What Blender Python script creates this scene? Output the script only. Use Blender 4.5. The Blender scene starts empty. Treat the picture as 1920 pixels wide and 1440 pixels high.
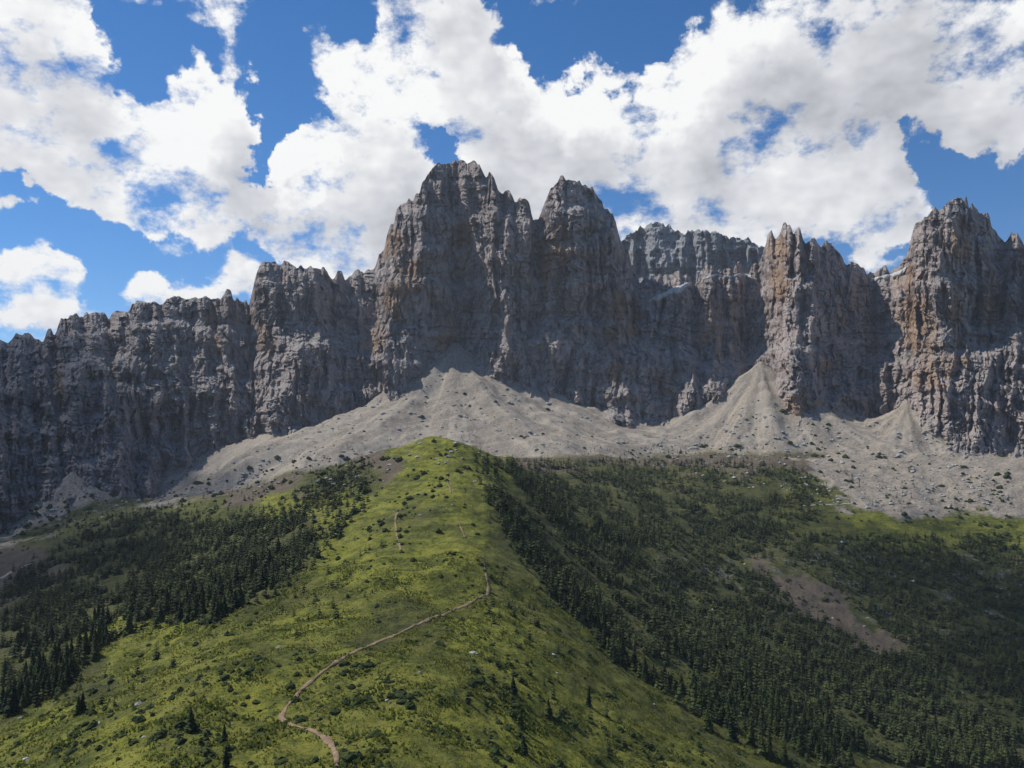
import bpy, math, random
import numpy as np
from mathutils import Vector
random.seed(7); rng = np.random.default_rng(7)
R = math.radians
scn = bpy.context.scene
col = bpy.context.collection

# ------------------------------------------------------------------ camera
F = 1507.0                      # focal length in photo pixels (photo is 1920 x 1440)
HOR = 830.0                     # photo row of the horizon
cam = bpy.data.cameras.new('camera'); cam_o = bpy.data.objects.new('camera', cam); col.objects.link(cam_o)
cam.sensor_width = 36; cam.lens = 36*F/1920
cam.clip_start = 1; cam.clip_end = 90000
cam_o.location = (0, 0, 0)
# level camera with a vertical lens shift puts the horizon a little below the middle
cam_o.rotation_euler = (R(90), 0, 0)
cam.shift_y = (HOR-720)/1920
scn.camera = cam_o

# ------------------------------------------------------------------ light
SUN_EL, SUN_AZ = 50, -64        # azimuth from +Y (ahead), negative = to the left
sd = Vector((math.sin(R(SUN_AZ))*math.cos(R(SUN_EL)), math.cos(R(SUN_AZ))*math.cos(R(SUN_EL)), math.sin(R(SUN_EL))))
sun = bpy.data.lights.new('sun', 'SUN'); sun.energy = 4.2; sun.angle = R(0.5); sun.color = (1, .95, .86)
sun_o = bpy.data.objects.new('sun', sun); col.objects.link(sun_o)
sun_o.rotation_euler = sd.to_track_quat('Z', 'Y').to_euler(); sun_o.location = (0, 0, 900)
scn.view_settings.view_transform = 'Standard'; scn.view_settings.look = 'None'
scn.view_settings.exposure = 0.28; scn.view_settings.gamma = 1
scn.cycles.max_bounces = 3; scn.cycles.diffuse_bounces = 2; scn.cycles.volume_bounces = 0

# ------------------------------------------------------------------ sky with broken cumulus
def pdir(px, py):
    v = Vector(((px-960)/F, 1.0, -(py-HOR)/F)); v.normalize(); return v
CLOUDS = [  # photo column, photo row, radius in pixels, weight (negative = blue gap)
 # great cloud on the left
 (-60,150,200,1),(40,160,120,1),(120,230,120,1),(40,290,120,.95),(230,290,120,1),(330,290,110,1),(420,260,90,.95),(450,330,90,.9),(330,380,90,.8),(420,400,60,.6),(20,60,90,.6),(350,215,60,.5),(470,215,40,.5),(230,370,70,.6),(80,90,50,.4),
 (60,500,80,.9),(20,560,80,.8),(110,560,70,.7),(90,610,50,.6),(280,560,60,.7),(340,530,70,.8),(420,520,60,.7),(480,470,40,.4),(230,540,40,.3),
 (400,40,70,.40),(400,110,50,.35),(245,20,40,.2),(290,60,30,.25),(575,75,38,.36),(480,20,30,.3),(440,160,40,.3),(200,120,40,.3),
 # centre cumulus and the wisps above it
 (650,290,80,1.1),(610,350,90,1),(700,330,90,1.1),(755,300,60,.9),(560,400,80,.9),(760,420,100,.9),(660,440,110,.9),(640,500,60,.7),
 (650,145,60,.45),(720,170,70,.5),(790,50,100,.8),(760,0,80,.7),(860,60,70,.6),(820,150,90,.6),(890,190,80,.7),(900,130,70,.6),(860,240,60,.55),(700,90,50,.3),
 # blue gaps
 (270,110,110,-.5),(560,20,90,-.5),(500,110,80,-.5),(540,200,60,-.9),(520,280,40,-1.2),(600,200,50,-.6),(120,430,90,-.9),(220,480,80,-.9),(360,460,70,-.7),(60,400,50,-.5),(480,420,40,-.7),(850,285,40,-1.1),(520,560,50,-.4),
 (990,50,90,-.7),(1060,60,60,-.3),(1120,40,90,-.7),(1240,40,90,-.9),(1180,150,60,-.4),(1110,100,45,.5),(1225,100,40,.45),(950,90,60,-.3),
 # right of centre
 (980,250,110,1),(1060,220,100,1),(1150,260,110,1),(1010,350,100,1),(1100,330,110,1),(1240,290,110,1),(1210,390,100,1),(1340,330,110,1),(1320,220,100,1),(1350,60,80,.8),(1400,130,100,.9),(1450,230,120,1),(1450,350,110,1),(1560,300,120,1),(1570,400,90,1),(1600,180,110,1),(1660,350,80,.9),(1500,60,110,.9),(1620,60,110,.9),(1740,80,130,1),(1860,80,150,1),(1930,200,130,.9),(1820,200,80,.8),(1680,440,60,.6),(1300,430,90,.8),(1400,430,80,.8),
 (1740,275,60,-1.0),(1800,320,60,-.8),(1900,400,80,-1.2),(1690,450,30,-.6),(1430,380,24,-.5),(1690,200,50,-.2),(1880,330,50,-.6),(1290,250,26,-.3),
 # beyond the frame
 (-400,100,260,.9),(-300,450,180,.7),(2200,120,240,.9),(2250,450,150,.5),(900,-300,280,.7),(200,-400,240,.6),(1700,-350,260,.8)]
w = bpy.data.worlds.new('World'); scn.world = w; w.use_nodes = True
nt = w.node_tree; nt.nodes.clear(); N = nt.nodes; L = nt.links
def mk(nodes, typ, **kw):
    n = nodes.new(typ)
    for k, v in kw.items():
        if k.startswith('i_'):
            key = k[2:]; n.inputs[int(key) if key.isdigit() else key].default_value = v
        else: setattr(n, k, v)
    return n
# density group: direction in, cloud cover out
def cloud_group(detail):
    g = bpy.data.node_groups.new('cloud_cover', 'ShaderNodeTree')
    g.interface.new_socket('Vector', in_out='INPUT', socket_type='NodeSocketVector')
    g.interface.new_socket('Cover', in_out='OUTPUT', socket_type='NodeSocketFloat')
    g.interface.new_socket('Soft', in_out='OUTPUT', socket_type='NodeSocketFloat')
    gi = g.nodes.new('NodeGroupInput'); go = g.nodes.new('NodeGroupOutput'); GL = g.links.new
    n1 = mk(g.nodes, 'ShaderNodeTexNoise', i_Scale=8.0, i_Detail=7.0, i_Roughness=.6); GL(gi.outputs[0], n1.inputs['Vector'])
    sb = mk(g.nodes, 'ShaderNodeVectorMath', operation='SUBTRACT'); GL(n1.outputs['Color'], sb.inputs[0]); sb.inputs[1].default_value = (.5, .5, .5)
    sc_ = mk(g.nodes, 'ShaderNodeVectorMath', operation='SCALE'); GL(sb.outputs[0], sc_.inputs[0]); sc_.inputs['Scale'].default_value = .20
    ad = mk(g.nodes, 'ShaderNodeVectorMath', operation='ADD'); GL(gi.outputs[0], ad.inputs[0]); GL(sc_.outputs[0], ad.inputs[1])
    nm = mk(g.nodes, 'ShaderNodeVectorMath', operation='NORMALIZE'); GL(ad.outputs[0], nm.inputs[0])
    acc = None
    for (px, py, r, wt) in CLOUDS:
        d = pdir(px, py)
        dp = mk(g.nodes, 'ShaderNodeVectorMath', operation='DOT_PRODUCT'); GL(nm.outputs[0], dp.inputs[0]); dp.inputs[1].default_value = d
        ang = math.atan(r*1.24/F)*abs(1/math.sqrt(1+((px-960)/F)**2))
        mr = mk(g.nodes, 'ShaderNodeMapRange', interpolation_type='SMOOTHSTEP'); GL(dp.outputs['Value'], mr.inputs['Value'])
        mr.inputs['From Min'].default_value = math.cos(ang); mr.inputs['From Max'].default_value = 1; mr.inputs['To Max'].default_value = wt
        if acc is None: acc = mr.outputs[0]
        else:
            a = mk(g.nodes, 'ShaderNodeMath', operation='ADD'); GL(acc, a.inputs[0]); GL(mr.outputs[0], a.inputs[1]); acc = a.outputs[0]
    cl = mk(g.nodes, 'ShaderNodeClamp', i_Min=-.6, i_Max=.85); GL(acc, cl.inputs[0])
    n2 = mk(g.nodes, 'ShaderNodeTexNoise', i_Scale=11.0, i_Detail=float(detail), i_Roughness=.64)
    mp2 = mk(g.nodes, 'ShaderNodeMapping'); mp2.inputs['Scale'].default_value = (1, 1, 1.5); GL(gi.outputs[0], mp2.inputs[0]); GL(mp2.outputs[0], n2.inputs['Vector'])
    ma = mk(g.nodes, 'ShaderNodeMath', operation='MULTIPLY_ADD'); GL(n2.outputs['Fac'], ma.inputs[0]); ma.inputs[1].default_value = 4.3; ma.inputs[2].default_value = -2.45
    tot = mk(g.nodes, 'ShaderNodeMath', operation='ADD'); GL(ma.outputs[0], tot.inputs[0]); GL(cl.outputs[0], tot.inputs[1])
    edge = mk(g.nodes, 'ShaderNodeMapRange', interpolation_type='SMOOTHSTEP'); GL(tot.outputs[0], edge.inputs['Value'])
    edge.inputs['From Min'].default_value = -.12; edge.inputs['From Max'].default_value = .52
    GL(edge.outputs[0], go.inputs['Cover']); GL(tot.outputs[0], go.inputs['Soft'])
    return g
g = cloud_group(12); gs = cloud_group(3.5)
tc = mk(N, 'ShaderNodeTexCoord')
g1 = mk(N, 'ShaderNodeGroup'); g1.node_tree = g; L.new(tc.outputs['Generated'], g1.inputs[0])
off = mk(N, 'ShaderNodeVectorMath', operation='ADD'); L.new(tc.outputs['Generated'], off.inputs[0]); off.inputs[1].default_value = (-.018, 0, .030)
g2 = mk(N, 'ShaderNodeGroup'); g2.node_tree = gs; L.new(off.outputs[0], g2.inputs[0])
off2 = mk(N, 'ShaderNodeVectorMath', operation='ADD'); L.new(tc.outputs['Generated'], off2.inputs[0]); off2.inputs[1].default_value = (-.03, 0, .075)
g3 = mk(N, 'ShaderNodeGroup'); g3.node_tree = gs; L.new(off2.outputs[0], g3.inputs[0])
# light reaching a point of the cloud: less when much cloud lies towards the sun
s1 = mk(N, 'ShaderNodeMath', operation='MULTIPLY', i_1=.55); L.new(g2.outputs['Soft'], s1.inputs[0])
s2 = mk(N, 'ShaderNodeMath', operation='MULTIPLY_ADD', i_1=.45); L.new(g3.outputs['Soft'], s2.inputs[0]); L.new(s1.outputs[0], s2.inputs[2])
# thick grey cloud bellies, upper right above all
shade = s2.outputs[0]
for (px, py, r, wt) in ((1820,100,260,.42),(1560,110,150,.25),(900,330,120,.2),(1000,380,120,.2),(1450,260,120,.2),(60,250,140,.15),(700,430,100,.2),(1250,380,120,.2)):
    dp = mk(N, 'ShaderNodeVectorMath', operation='DOT_PRODUCT'); L.new(tc.outputs['Generated'], dp.inputs[0]); dp.inputs[1].default_value = pdir(px, py)
    mr = mk(N, 'ShaderNodeMapRange', interpolation_type='SMOOTHSTEP'); L.new(dp.outputs['Value'], mr.inputs['Value'])
    mr.inputs['From Min'].default_value = math.cos(math.atan(r*1.3/F)); mr.inputs['From Max'].default_value = 1; mr.inputs['To Max'].default_value = wt
    a = mk(N, 'ShaderNodeMath', operation='ADD'); L.new(shade, a.inputs[0]); L.new(mr.outputs[0], a.inputs[1]); shade = a.outputs[0]
ds = mk(N, 'ShaderNodeMapRange'); L.new(shade, ds.inputs['Value'])
ds.inputs['From Min'].default_value = .15; ds.inputs['From Max'].default_value = 1.9; ds.inputs['To Min'].default_value = 0; ds.inputs['To Max'].default_value = 1
ramp = mk(N, 'ShaderNodeValToRGB'); L.new(ds.outputs[0], ramp.inputs[0])
e = ramp.color_ramp.elements; e[0].position = 0; e[0].color = (.98, .98, .97, 1); e[1].position = 1; e[1].color = (.36, .375, .41, 1)
m_ = e.new(.38); m_.color = (.72, .73, .76, 1)
sky = mk(N, 'ShaderNodeTexSky', sky_type='NISHITA', sun_disc=False, sun_elevation=R(SUN_EL), sun_rotation=R(SUN_AZ), altitude=2200, air_density=1.0, dust_density=0.0, ozone_density=5.0)
bg1 = mk(N, 'ShaderNodeBackground'); bg1.inputs['Strength'].default_value = .098; hs = mk(N, 'ShaderNodeHueSaturation', i_Saturation=1.22); L.new(sky.outputs[0], hs.inputs['Color']); L.new(hs.outputs[0], bg1.inputs[0])
bg2 = mk(N, 'ShaderNodeBackground'); bg2.inputs['Strength'].default_value = .84; L.new(ramp.outputs[0], bg2.inputs[0])
mx = mk(N, 'ShaderNodeMixShader'); L.new(g1.outputs['Cover'], mx.inputs[0]); L.new(bg1.outputs[0], mx.inputs[1]); L.new(bg2.outputs[0], mx.inputs[2])
wo = mk(N, 'ShaderNodeOutputWorld'); L.new(mx.outputs[0], wo.inputs[0])

# ------------------------------------------------------------------ numpy noise
def _h(ix, iy, iz, s):
    h = (ix.astype(np.int64)*374761393 + iy.astype(np.int64)*668265263 + iz.astype(np.int64)*2147483647 + s*144269504) & 0xffffffff
    h = ((h ^ (h >> 13))*1274126177) & 0xffffffff
    h = ((h ^ (h >> 16))*2246822519) & 0xffffffff
    return ((h ^ (h >> 15)) & 0xffff).astype(np.float32)/32767.5-1
def noise(x, y, z, s=0):
    x = np.asarray(x, np.float32); y = np.asarray(y, np.float32)+0*x; z = np.asarray(z, np.float32)+0*x
    ix, iy, iz = np.floor(x), np.floor(y), np.floor(z)
    fx, fy, fz = x-ix, y-iy, z-iz
    fx = fx*fx*(3-2*fx); fy = fy*fy*(3-2*fy); fz = fz*fz*(3-2*fz)
    def c(a, b, d): return _h(ix+a, iy+b, iz+d, s)
    x0 = c(0,0,0)*(1-fx)+c(1,0,0)*fx; x1 = c(0,1,0)*(1-fx)+c(1,1,0)*fx
    x2 = c(0,0,1)*(1-fx)+c(1,0,1)*fx; x3 = c(0,1,1)*(1-fx)+c(1,1,1)*fx
    return (x0*(1-fy)+x1*fy)*(1-fz)+(x2*(1-fy)+x3*fy)*fz
def fbm(x, y, z, o=4, s=0, gain=.5):
    a, t = 1.0, 0
    for k in range(o):
        f = 2.03**k
        t = t+a*noise(x*f+k*17.3, y*f, z*f, s+k*31); a *= gain
    return t
def ridged(x, y, z, o=4, s=0, gain=.5):
    a, t = 1.0, 0
    for k in range(o):
        f = 2.07**k
        t = t+a*(1-2*np.abs(noise(x*f+k*9.1, y*f, z*f, s+k*31))); a *= gain
    return t

# ------------------------------------------------------------------ object helpers
def tag(o, label=None, cat=None, group=None, kind=None):
    if label: o['label'] = label
    if cat: o['category'] = cat
    if group: o['group'] = group
    if kind: o['kind'] = kind
    return o
def mesh_np(name, V, Fq, mat=None, smooth=False, n=4):
    me = bpy.data.meshes.new(name)
    V = np.ascontiguousarray(V, np.float32); Fq = np.ascontiguousarray(Fq, np.int32)
    me.vertices.add(len(V)); me.vertices.foreach_set('co', V.ravel())
    me.loops.add(Fq.size); me.loops.foreach_set('vertex_index', Fq.ravel())
    me.polygons.add(len(Fq)); me.polygons.foreach_set('loop_start', np.arange(len(Fq), dtype=np.int32)*n)
    me.polygons.foreach_set('use_smooth', np.full(len(Fq), smooth))
    me.update(calc_edges=True)
    if mat: me.materials.append(mat)
    return me
def link(name, me, parent=None):
    o = bpy.data.objects.new(name, me); col.objects.link(o)
    if parent: o.parent = parent
    return o
def grid_faces(nr, nc):
    i = np.arange(nr*nc, dtype=np.int32).reshape(nr, nc)
    return np.stack([i[:-1, :-1], i[:-1, 1:], i[1:, 1:], i[1:, :-1]], -1).reshape(-1, 4)
def attr(me, name, vals, vec=False):
    if vec:
        a = me.attributes.new(name, 'FLOAT_COLOR', 'POINT'); v = np.ones((len(vals), 4), np.float32); v[:, :3] = vals; a.data.foreach_set('color', v.ravel())
    else:
        a = me.attributes.new(name, 'FLOAT', 'POINT'); a.data.foreach_set('value', np.ascontiguousarray(vals, np.float32).ravel())

# ------------------------------------------------------------------ materials
class MB:
    def __init__(s, name, rough=.95):
        s.m = bpy.data.materials.new(name); s.m.use_nodes = True; s.t = s.m.node_tree
        s.b = s.t.nodes['Principled BSDF']; s.b.inputs['Roughness'].default_value = rough
        s.b.inputs['Specular IOR Level'].default_value = .15
        s.tc = s.t.nodes.new('ShaderNodeTexCoord')
    def n(s, typ, **kw): return mk(s.t.nodes, typ, **kw)
    def l(s, a, b): s.t.links.new(a, b)
    def noise(s, scale, detail=6, rough=.6, stretch=None, seed=0):
        n = s.n('ShaderNodeTexNoise', i_Scale=scale, i_Detail=float(detail), i_Roughness=rough)
        mp = s.n('ShaderNodeMapping'); s.l(s.tc.outputs['Object'], mp.inputs[0])
        mp.inputs['Location'].default_value = (seed*11.3, seed*5.1, seed*3.7)
        if stretch: mp.inputs['Scale'].default_value = stretch
        s.l(mp.outputs[0], n.inputs['Vector']); return n.outputs['Fac']
    def ramp(s, fac, pts):
        r = s.n('ShaderNodeValToRGB'); s.l(fac, r.inputs[0]); el = r.color_ramp.elements
        el[0].position, el[0].color = pts[0][0], (*pts[0][1], 1); el[1].position, el[1].color = pts[-1][0], (*pts[-1][1], 1)
        for p, c in pts[1:-1]: q = el.new(p); q.color = (*c, 1)
        return r.outputs[0]
    def step(s, fac, a, b):
        r = s.n('ShaderNodeMapRange', interpolation_type='SMOOTHSTEP'); s.l(fac, r.inputs['Value'])
        r.inputs['From Min'].default_value = a; r.inputs['From Max'].default_value = b; return r.outputs[0]
    def math(s, op, a, b):
        r = s.n('ShaderNodeMath', operation=op)
        for i, v in enumerate((a, b)):
            if isinstance(v, (int, float)): r.inputs[i].default_value = v
            else: s.l(v, r.inputs[i])
        return r.outputs[0]
    def mix(s, f, a, b, mode='MIX'):
        r = s.n('ShaderNodeMix', data_type='RGBA', blend_type=mode)
        for i, v in ((0, f), (6, a), (7, b)):
            if isinstance(v, tuple): r.inputs[i].default_value = (*v, 1) if len(v) == 3 else v
            elif isinstance(v, (int, float)): r.inputs[i].default_value = v
            else: s.l(v, r.inputs[i])
        return r.outputs[2]
    def attr(s, name):
        a = s.n('ShaderNodeAttribute'); a.attribute_name = name; return a
    def color(s, c): s.l(c, s.b.inputs['Base Color'])
    def bump(s, h, dist, strength=1.0):
        b = s.n('ShaderNodeBump', i_Distance=dist, i_Strength=strength); s.l(h, b.inputs['Height']); s.l(b.outputs[0], s.b.inputs['Normal'])

def rock_material(name, base=(.325, .270, .250), pale=(.36, .35, .335), far=False):
    m = MB(name)
    big = m.noise(.008, 4, .6); mid = m.noise(.05, 7, .68, (1, 1, .35)); fine = m.noise(.35, 6, .7, (1, 1, .5))
    c = m.mix(m.step(mid, .34, .68), tuple(x*.62 for x in base), tuple(x*1.45 for x in base))
    c = m.mix(m.math('MULTIPLY', m.step(fine, .5, .72), .6), c, tuple(x*.55 for x in base))
    c = m.mix(m.math('MULTIPLY', m.step(big, .5, .64), .45), c, tuple(x*1.7 for x in base))
    # dark water streaks running down the face
    st = m.noise(.045, 5, .6, (1, 1, .08), 3)
    c = m.mix(m.math('MULTIPLY', m.step(st, .54, .66), .55), c, (.055, .055, .06))
    # ochre stains where fresh rock has broken away
    oc = m.attr('ochre').outputs['Fac']; on = m.noise(.06, 5, .62, (1, 1, .3), 5)
    c = m.mix(m.math('MULTIPLY', m.step(m.math('ADD', on, oc), .78, 1.02), .75), c, (.33, .20, .11))
    # rubble lying on ledges
    ge = m.n('ShaderNodeNewGeometry'); sp = m.n('ShaderNodeSeparateXYZ'); m.l(ge.outputs['Normal'], sp.inputs[0])
    led = m.step(sp.outputs['Z'], .50, .78)
    c = m.mix(m.math('MULTIPLY', led, .8), c, m.mix(mid, tuple(x*.7 for x in pale), pale))
    m.color(c)
    h = m.math('ADD', m.math('MULTIPLY', m.noise(.11, 8, .72, (1, 1, .45), 2), 1.0), m.math('MULTIPLY', fine, .35))
    vo = m.n('ShaderNodeTexVoronoi', i_Scale=.16); mpv = m.n('ShaderNodeMapping'); mpv.inputs['Scale'].default_value = (1, 1, .38)
    dv = m.n('ShaderNodeVectorMath', operation='ADD'); nv = m.n('ShaderNodeTexNoise', i_Scale=.09, i_Detail=3.0); m.l(m.tc.outputs['Object'], nv.inputs['Vector'])
    sv = m.n('ShaderNodeVectorMath', operation='SCALE'); sv.inputs['Scale'].default_value = 9; m.l(nv.outputs['Color'], sv.inputs[0]); m.l(m.tc.outputs['Object'], dv.inputs[0]); m.l(sv.outputs[0], dv.inputs[1])
    m.l(dv.outputs[0], mpv.inputs[0]); m.l(mpv.outputs[0], vo.inputs['Vector'])
    hv = m.n('ShaderNodeSeparateColor'); m.l(vo.outputs['Color'], hv.inputs[0])
    h = m.math('ADD', h, m.math('MULTIPLY', hv.outputs[0], .55))
    m.bump(h, 6.5, .9)
    return m.m
M_rock = rock_material('grey_rock'); M_far = rock_material('far_rock', base=(.20, .205, .215), pale=(.36, .36, .36))

m = MB('slope_ground')
a = m.attr('kindmix'); sp = m.n('ShaderNodeSeparateColor'); m.l(a.outputs['Color'], sp.inputs[0])   # r grass g scree b soil
gb = m.attr('bright').outputs['Fac']
g1_ = m.noise(.05, 6, .65); g2_ = m.noise(.35, 6, .7, seed=2); g3_ = m.noise(2.2, 4, .65, seed=4)
grass = m.mix(m.step(g1_, .36, .64), (.052, .064, .014), (.145, .150, .024))
grass = m.mix(m.math('MULTIPLY', m.step(g2_, .46, .66), .55), grass, (.165, .150, .034))
grass = m.mix(m.math('MULTIPLY', m.step(g2_, .52, .36), .6), grass, (.025, .036, .012))
grass = m.mix(m.math('MULTIPLY', m.step(g3_, .56, .7), .45), grass, (.03, .04, .015))
tz_ = m.noise(1.0, 4, .6, (.035, .035, .55), 8)
grass = m.mix(m.math('MULTIPLY', m.step(tz_, .50, .62), .42), grass, (.16, .155, .045))
grass = m.mix(m.math('MULTIPLY', m.step(tz_, .46, .38), .45), grass, (.034, .042, .016))
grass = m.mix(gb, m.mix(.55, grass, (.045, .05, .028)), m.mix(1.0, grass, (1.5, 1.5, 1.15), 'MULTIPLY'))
scree = m.mix(m.step(g2_, .35, .68), (.195, .165, .135), (.38, .335, .275))
st = m.math('ADD', m.math('MULTIPLY', m.attr('runnel').outputs['Fac'], .8), m.noise(.08, 5, .6, None, 6))
scree = m.mix(m.math('MULTIPLY', m.step(st, .52, .68), .5), scree, (.42, .375, .31))
scree = m.mix(m.math('MULTIPLY', m.step(g3_, .55, .68), .55), scree, (.09, .088, .085))
vor = m.n('ShaderNodeTexVoronoi', i_Scale=.22); m.l(m.tc.outputs['Object'], vor.inputs['Vector'])
soil = m.mix(g2_, (.075, .062, .045), (.17, .135, .10))
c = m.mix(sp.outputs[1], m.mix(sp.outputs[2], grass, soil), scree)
rk = m.mix(m.step(g2_, .4, .62), (.07, .07, .068), (.23, .225, .21))
rn = m.attr('rocky').outputs['Fac']
c = m.mix(m.step(m.math('ADD', rn, m.math('MULTIPLY', m.math('SUBTRACT', g1_, .5), 1.6)), .45, .7), c, rk)
ge = m.n('ShaderNodeNewGeometry'); sz = m.n('ShaderNodeSeparateXYZ'); m.l(ge.outputs['True Normal'], sz.inputs[0])
c = m.mix(m.math('MULTIPLY', m.step(sz.outputs['Z'], .66, .45), .8), c, rk)
m.color(c)
m.bump(m.math('ADD', m.math('MULTIPLY', g2_, 1.0), m.math('MULTIPLY', g3_, .35)), 2.4, .8)
M_ground = m.m
def plain(name, c1, c2, scale, bump=0., rough=.95):
    m = MB(name, rough); n = m.noise(scale, 5, .65); m.color(m.mix(m.step(n, .35, .65), c1, c2))
    if bump: m.bump(n, bump, .7)
    return m.m
M_path = plain('pale_gravel', (.24, .23, .18), (.36, .34, .28), .8, .3)
M_trail = plain('reddish_dirt', (.15, .105, .07), (.27, .195, .13), .5, .3)
M_snow = plain('old_snow', (.34, .34, .35), (.52, .53, .54), .1, .5, .6)
M_needle = [plain('spruce_needles', (.010, .018, .009), (.026, .042, .016), .8),
            plain('fresh_spruce_needles', (.018, .032, .011), (.042, .066, .02), .8),
            plain('far_spruce_needles', (.014, .022, .011), (.066, .084, .028), .11), plain('yellow_spruce_needles', (.026, .038, .010), (.060, .080, .022), .8)]
M_bark = plain('bark', (.06, .045, .035), (.12, .095, .075), 2)
M_shrub = plain('dwarf_pine', (.018, .028, .010), (.045, .062, .018), .4)
M_stone = plain('boulder_stone', (.24, .23, .22), (.46, .45, .43), .7, .4)

# ------------------------------------------------------------------ terrain: sheet of slopes below the cliffs
CP = [  # photo column, photo row, metres ahead
 (-700,1750,110),(0,1640,120),(480,1600,120),(700,1590,120),(960,1660,120),(1440,1800,130),(1920,1900,150),(2620,2000,150),
 (-700,1560,200),(0,1450,205),(300,1400,178),(450,1370,190),(600,1415,170),(750,1440,160),(900,1450,170),(1100,1500,190),(1300,1520,215),(1500,1520,260),(1920,1600,300),(2620,1700,300),
 (-700,1450,400),(0,1343,275),(200,1260,310),(400,1250,245),(524,1340,205),(700,1290,215),(830,1250,235),(950,1290,240),(1100,1380,240),(1300,1420,260),
 (0,1200,450),(200,1130,490),(340,1160,380),(450,1130,360),(600,1140,320),(740,1190,275),(860,1130,325),(980,1180,310),(1100,1260,300),(1250,1350,310),(1500,1440,320),
 (350,1050,580),(480,1040,520),(560,1045,440),(700,1020,430),(800,1010,420),(890,1040,395),(960,1070,400),(1080,1160,390),(1200,1230,400),(1400,1330,400),(1550,1400,390),
 (100,1060,680),(250,990,760),(450,945,700),(560,905,730),(30,1015,880),(-300,1100,700),(-700,1150,700),
 (620,945,540),(700,865,620),(770,822,640),(830,812,640),(880,822,620),(760,920,530),(850,905,520),(920,870,600),(930,940,500),(990,1010,470),(1050,1060,480),
 (830,850,760),(780,870,900),(900,870,850),(650,885,900),
 (1700,1440,390),(1920,1440,430),(2620,1500,450),(1700,1260,560),(1920,1250,600),(1500,1170,600),(1300,1070,650),(1150,985,690),(1050,915,760),(1300,970,850),(1500,1030,790),(1700,1080,760),(1920,1100,780),(2620,1100,800),(1200,905,950),(1400,905,1000),(1600,950,950),(1800,975,950),(1920,980,960),(1000,876,900)]
FARROW = [(-700,1010,1050),(-300,1005,1050),(0,1000,1050),(90,985,1060),(170,955,1080),(266,935,1100),(420,930,1120),(550,900,1150),(650,872,1200),(750,860,1200),(900,862,1200),(1000,866,1200),(1150,872,1200),(1300,866,1200),(1440,862,1200),(1560,868,1180),(1700,885,1150),(1800,890,1120),(1920,885,1100),(2200,880,1100),(2620,880,1100)]
for c_, r_, y_ in FARROW:
    CP.append((c_, r_, y_)); CP.append((c_, HOR+(r_-HOR)*y_/1950, 1950))
CPa = np.array(CP, float)
def cs(px, Y): return px/420.0, np.log(Y)*2.2
kx, ky = cs(CPa[:, 0], CPa[:, 2])
def tps(r2): return np.where(r2 > 1e-9, .5*r2*np.log(np.maximum(r2, 1e-9)), 0)
n_ = len(CPa); K = tps((kx[:, None]-kx)**2+(ky[:, None]-ky)**2)+np.eye(n_)*.02
P = np.stack([np.ones(n_), kx, ky], 1); A_ = np.block([[K, P], [P.T, np.zeros((3, 3))]])
sol = np.linalg.solve(A_, np.concatenate([CPa[:, 1], np.zeros(3)]))
def base_row(px, Y):
    x, y = cs(px, Y); out = sol[n_]+sol[n_+1]*x+sol[n_+2]*y
    for i in range(n_): out = out+sol[i]*tps((x-kx[i])**2+(y-ky[i])**2)
    return out
tpx = np.arange(-700, 2621, 3.0); tY = 95*1.00345**np.arange(0, 890)
PX, YY = np.meshgrid(tpx, tY)
SC = 4
# coarse solve then upsample (the surface is smooth)
cpx = tpx[::SC*2]; cY = np.log(tY[::SC])
if cpx[-1] < tpx[-1]: cpx = np.append(cpx, tpx[-1])
if cY[-1] < np.log(tY[-1]): cY = np.append(cY, np.log(tY[-1]))
CC = base_row(*np.meshgrid(cpx, np.exp(cY)))
tmp = np.stack([np.interp(tpx, cpx, r) for r in CC])
ROW = np.stack([np.interp(np.log(tY), cY, tmp[:, j]) for j in range(len(tpx))], 1)
TX = (PX-960)/F*YY; TZ = -(ROW-HOR)/F*YY
amp = np.clip((YY-100)/500, .25, 1)
# talus cones leaning against the foot of the cliffs
CONE = np.zeros(TX.shape); RUNL = np.zeros(TX.shape)
for (px_, py_, Y_, sl_, wd_) in ((850,640,1660,.47,1.0),(995,694,1660,.50,1.0),(925,690,1650,.5,1),(136,884,1090,.46,1.0),(330,905,1260,.5,1),(1190,800,1600,.50,1),(1428,678,1570,.53,1.0),(1330,735,1560,.55,1),(1560,800,1480,.5,1),(1700,745,1400,.50,1),(1860,830,1300,.50,1),(2100,800,1300,.5,1)):
    ax, az = (px_-960)/F*Y_, (HOR-py_)/F*Y_
    dx_, dy_ = TX-ax, YY-Y_
    ang_ = np.arctan2(dx_, -dy_)
    d_ = np.sqrt(dx_**2+dy_**2)*(1+.05*np.sin(ang_*9+px_)+.03*np.sin(ang_*23+px_*2))
    zc = az-d_*sl_-14*(1-np.exp(-d_/30))+np.clip(d_-200, 0, 300)**2*.0004
    k_ = 10.0; m1 = np.maximum(TZ, zc); TZn = m1+k_*np.log(np.exp((TZ-m1)/k_)+np.exp((zc-m1)/k_))
    RUNL = np.where(zc > TZ, noise(ang_*26+px_, d_/160, 0*TX, 7)*.6+noise(ang_*70+px_, d_/90, 0*TX, 8)*.4, RUNL)
    CONE = np.maximum(CONE, 1/(1+np.exp(-(zc-TZ)/4))); TZ = TZn
TZ = TZ + amp*(fbm(TX/95, YY/95, 0*TX, 3, 1)*5.0) + fbm(TX/22, YY/22, 0*TX, 3, 5)*1.5*np.clip(YY/300, .5, 1.6) + fbm(TX/5, YY/5, 0*TX, 3, 9)*.62
TROW = HOR - TZ/YY*F
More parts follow.
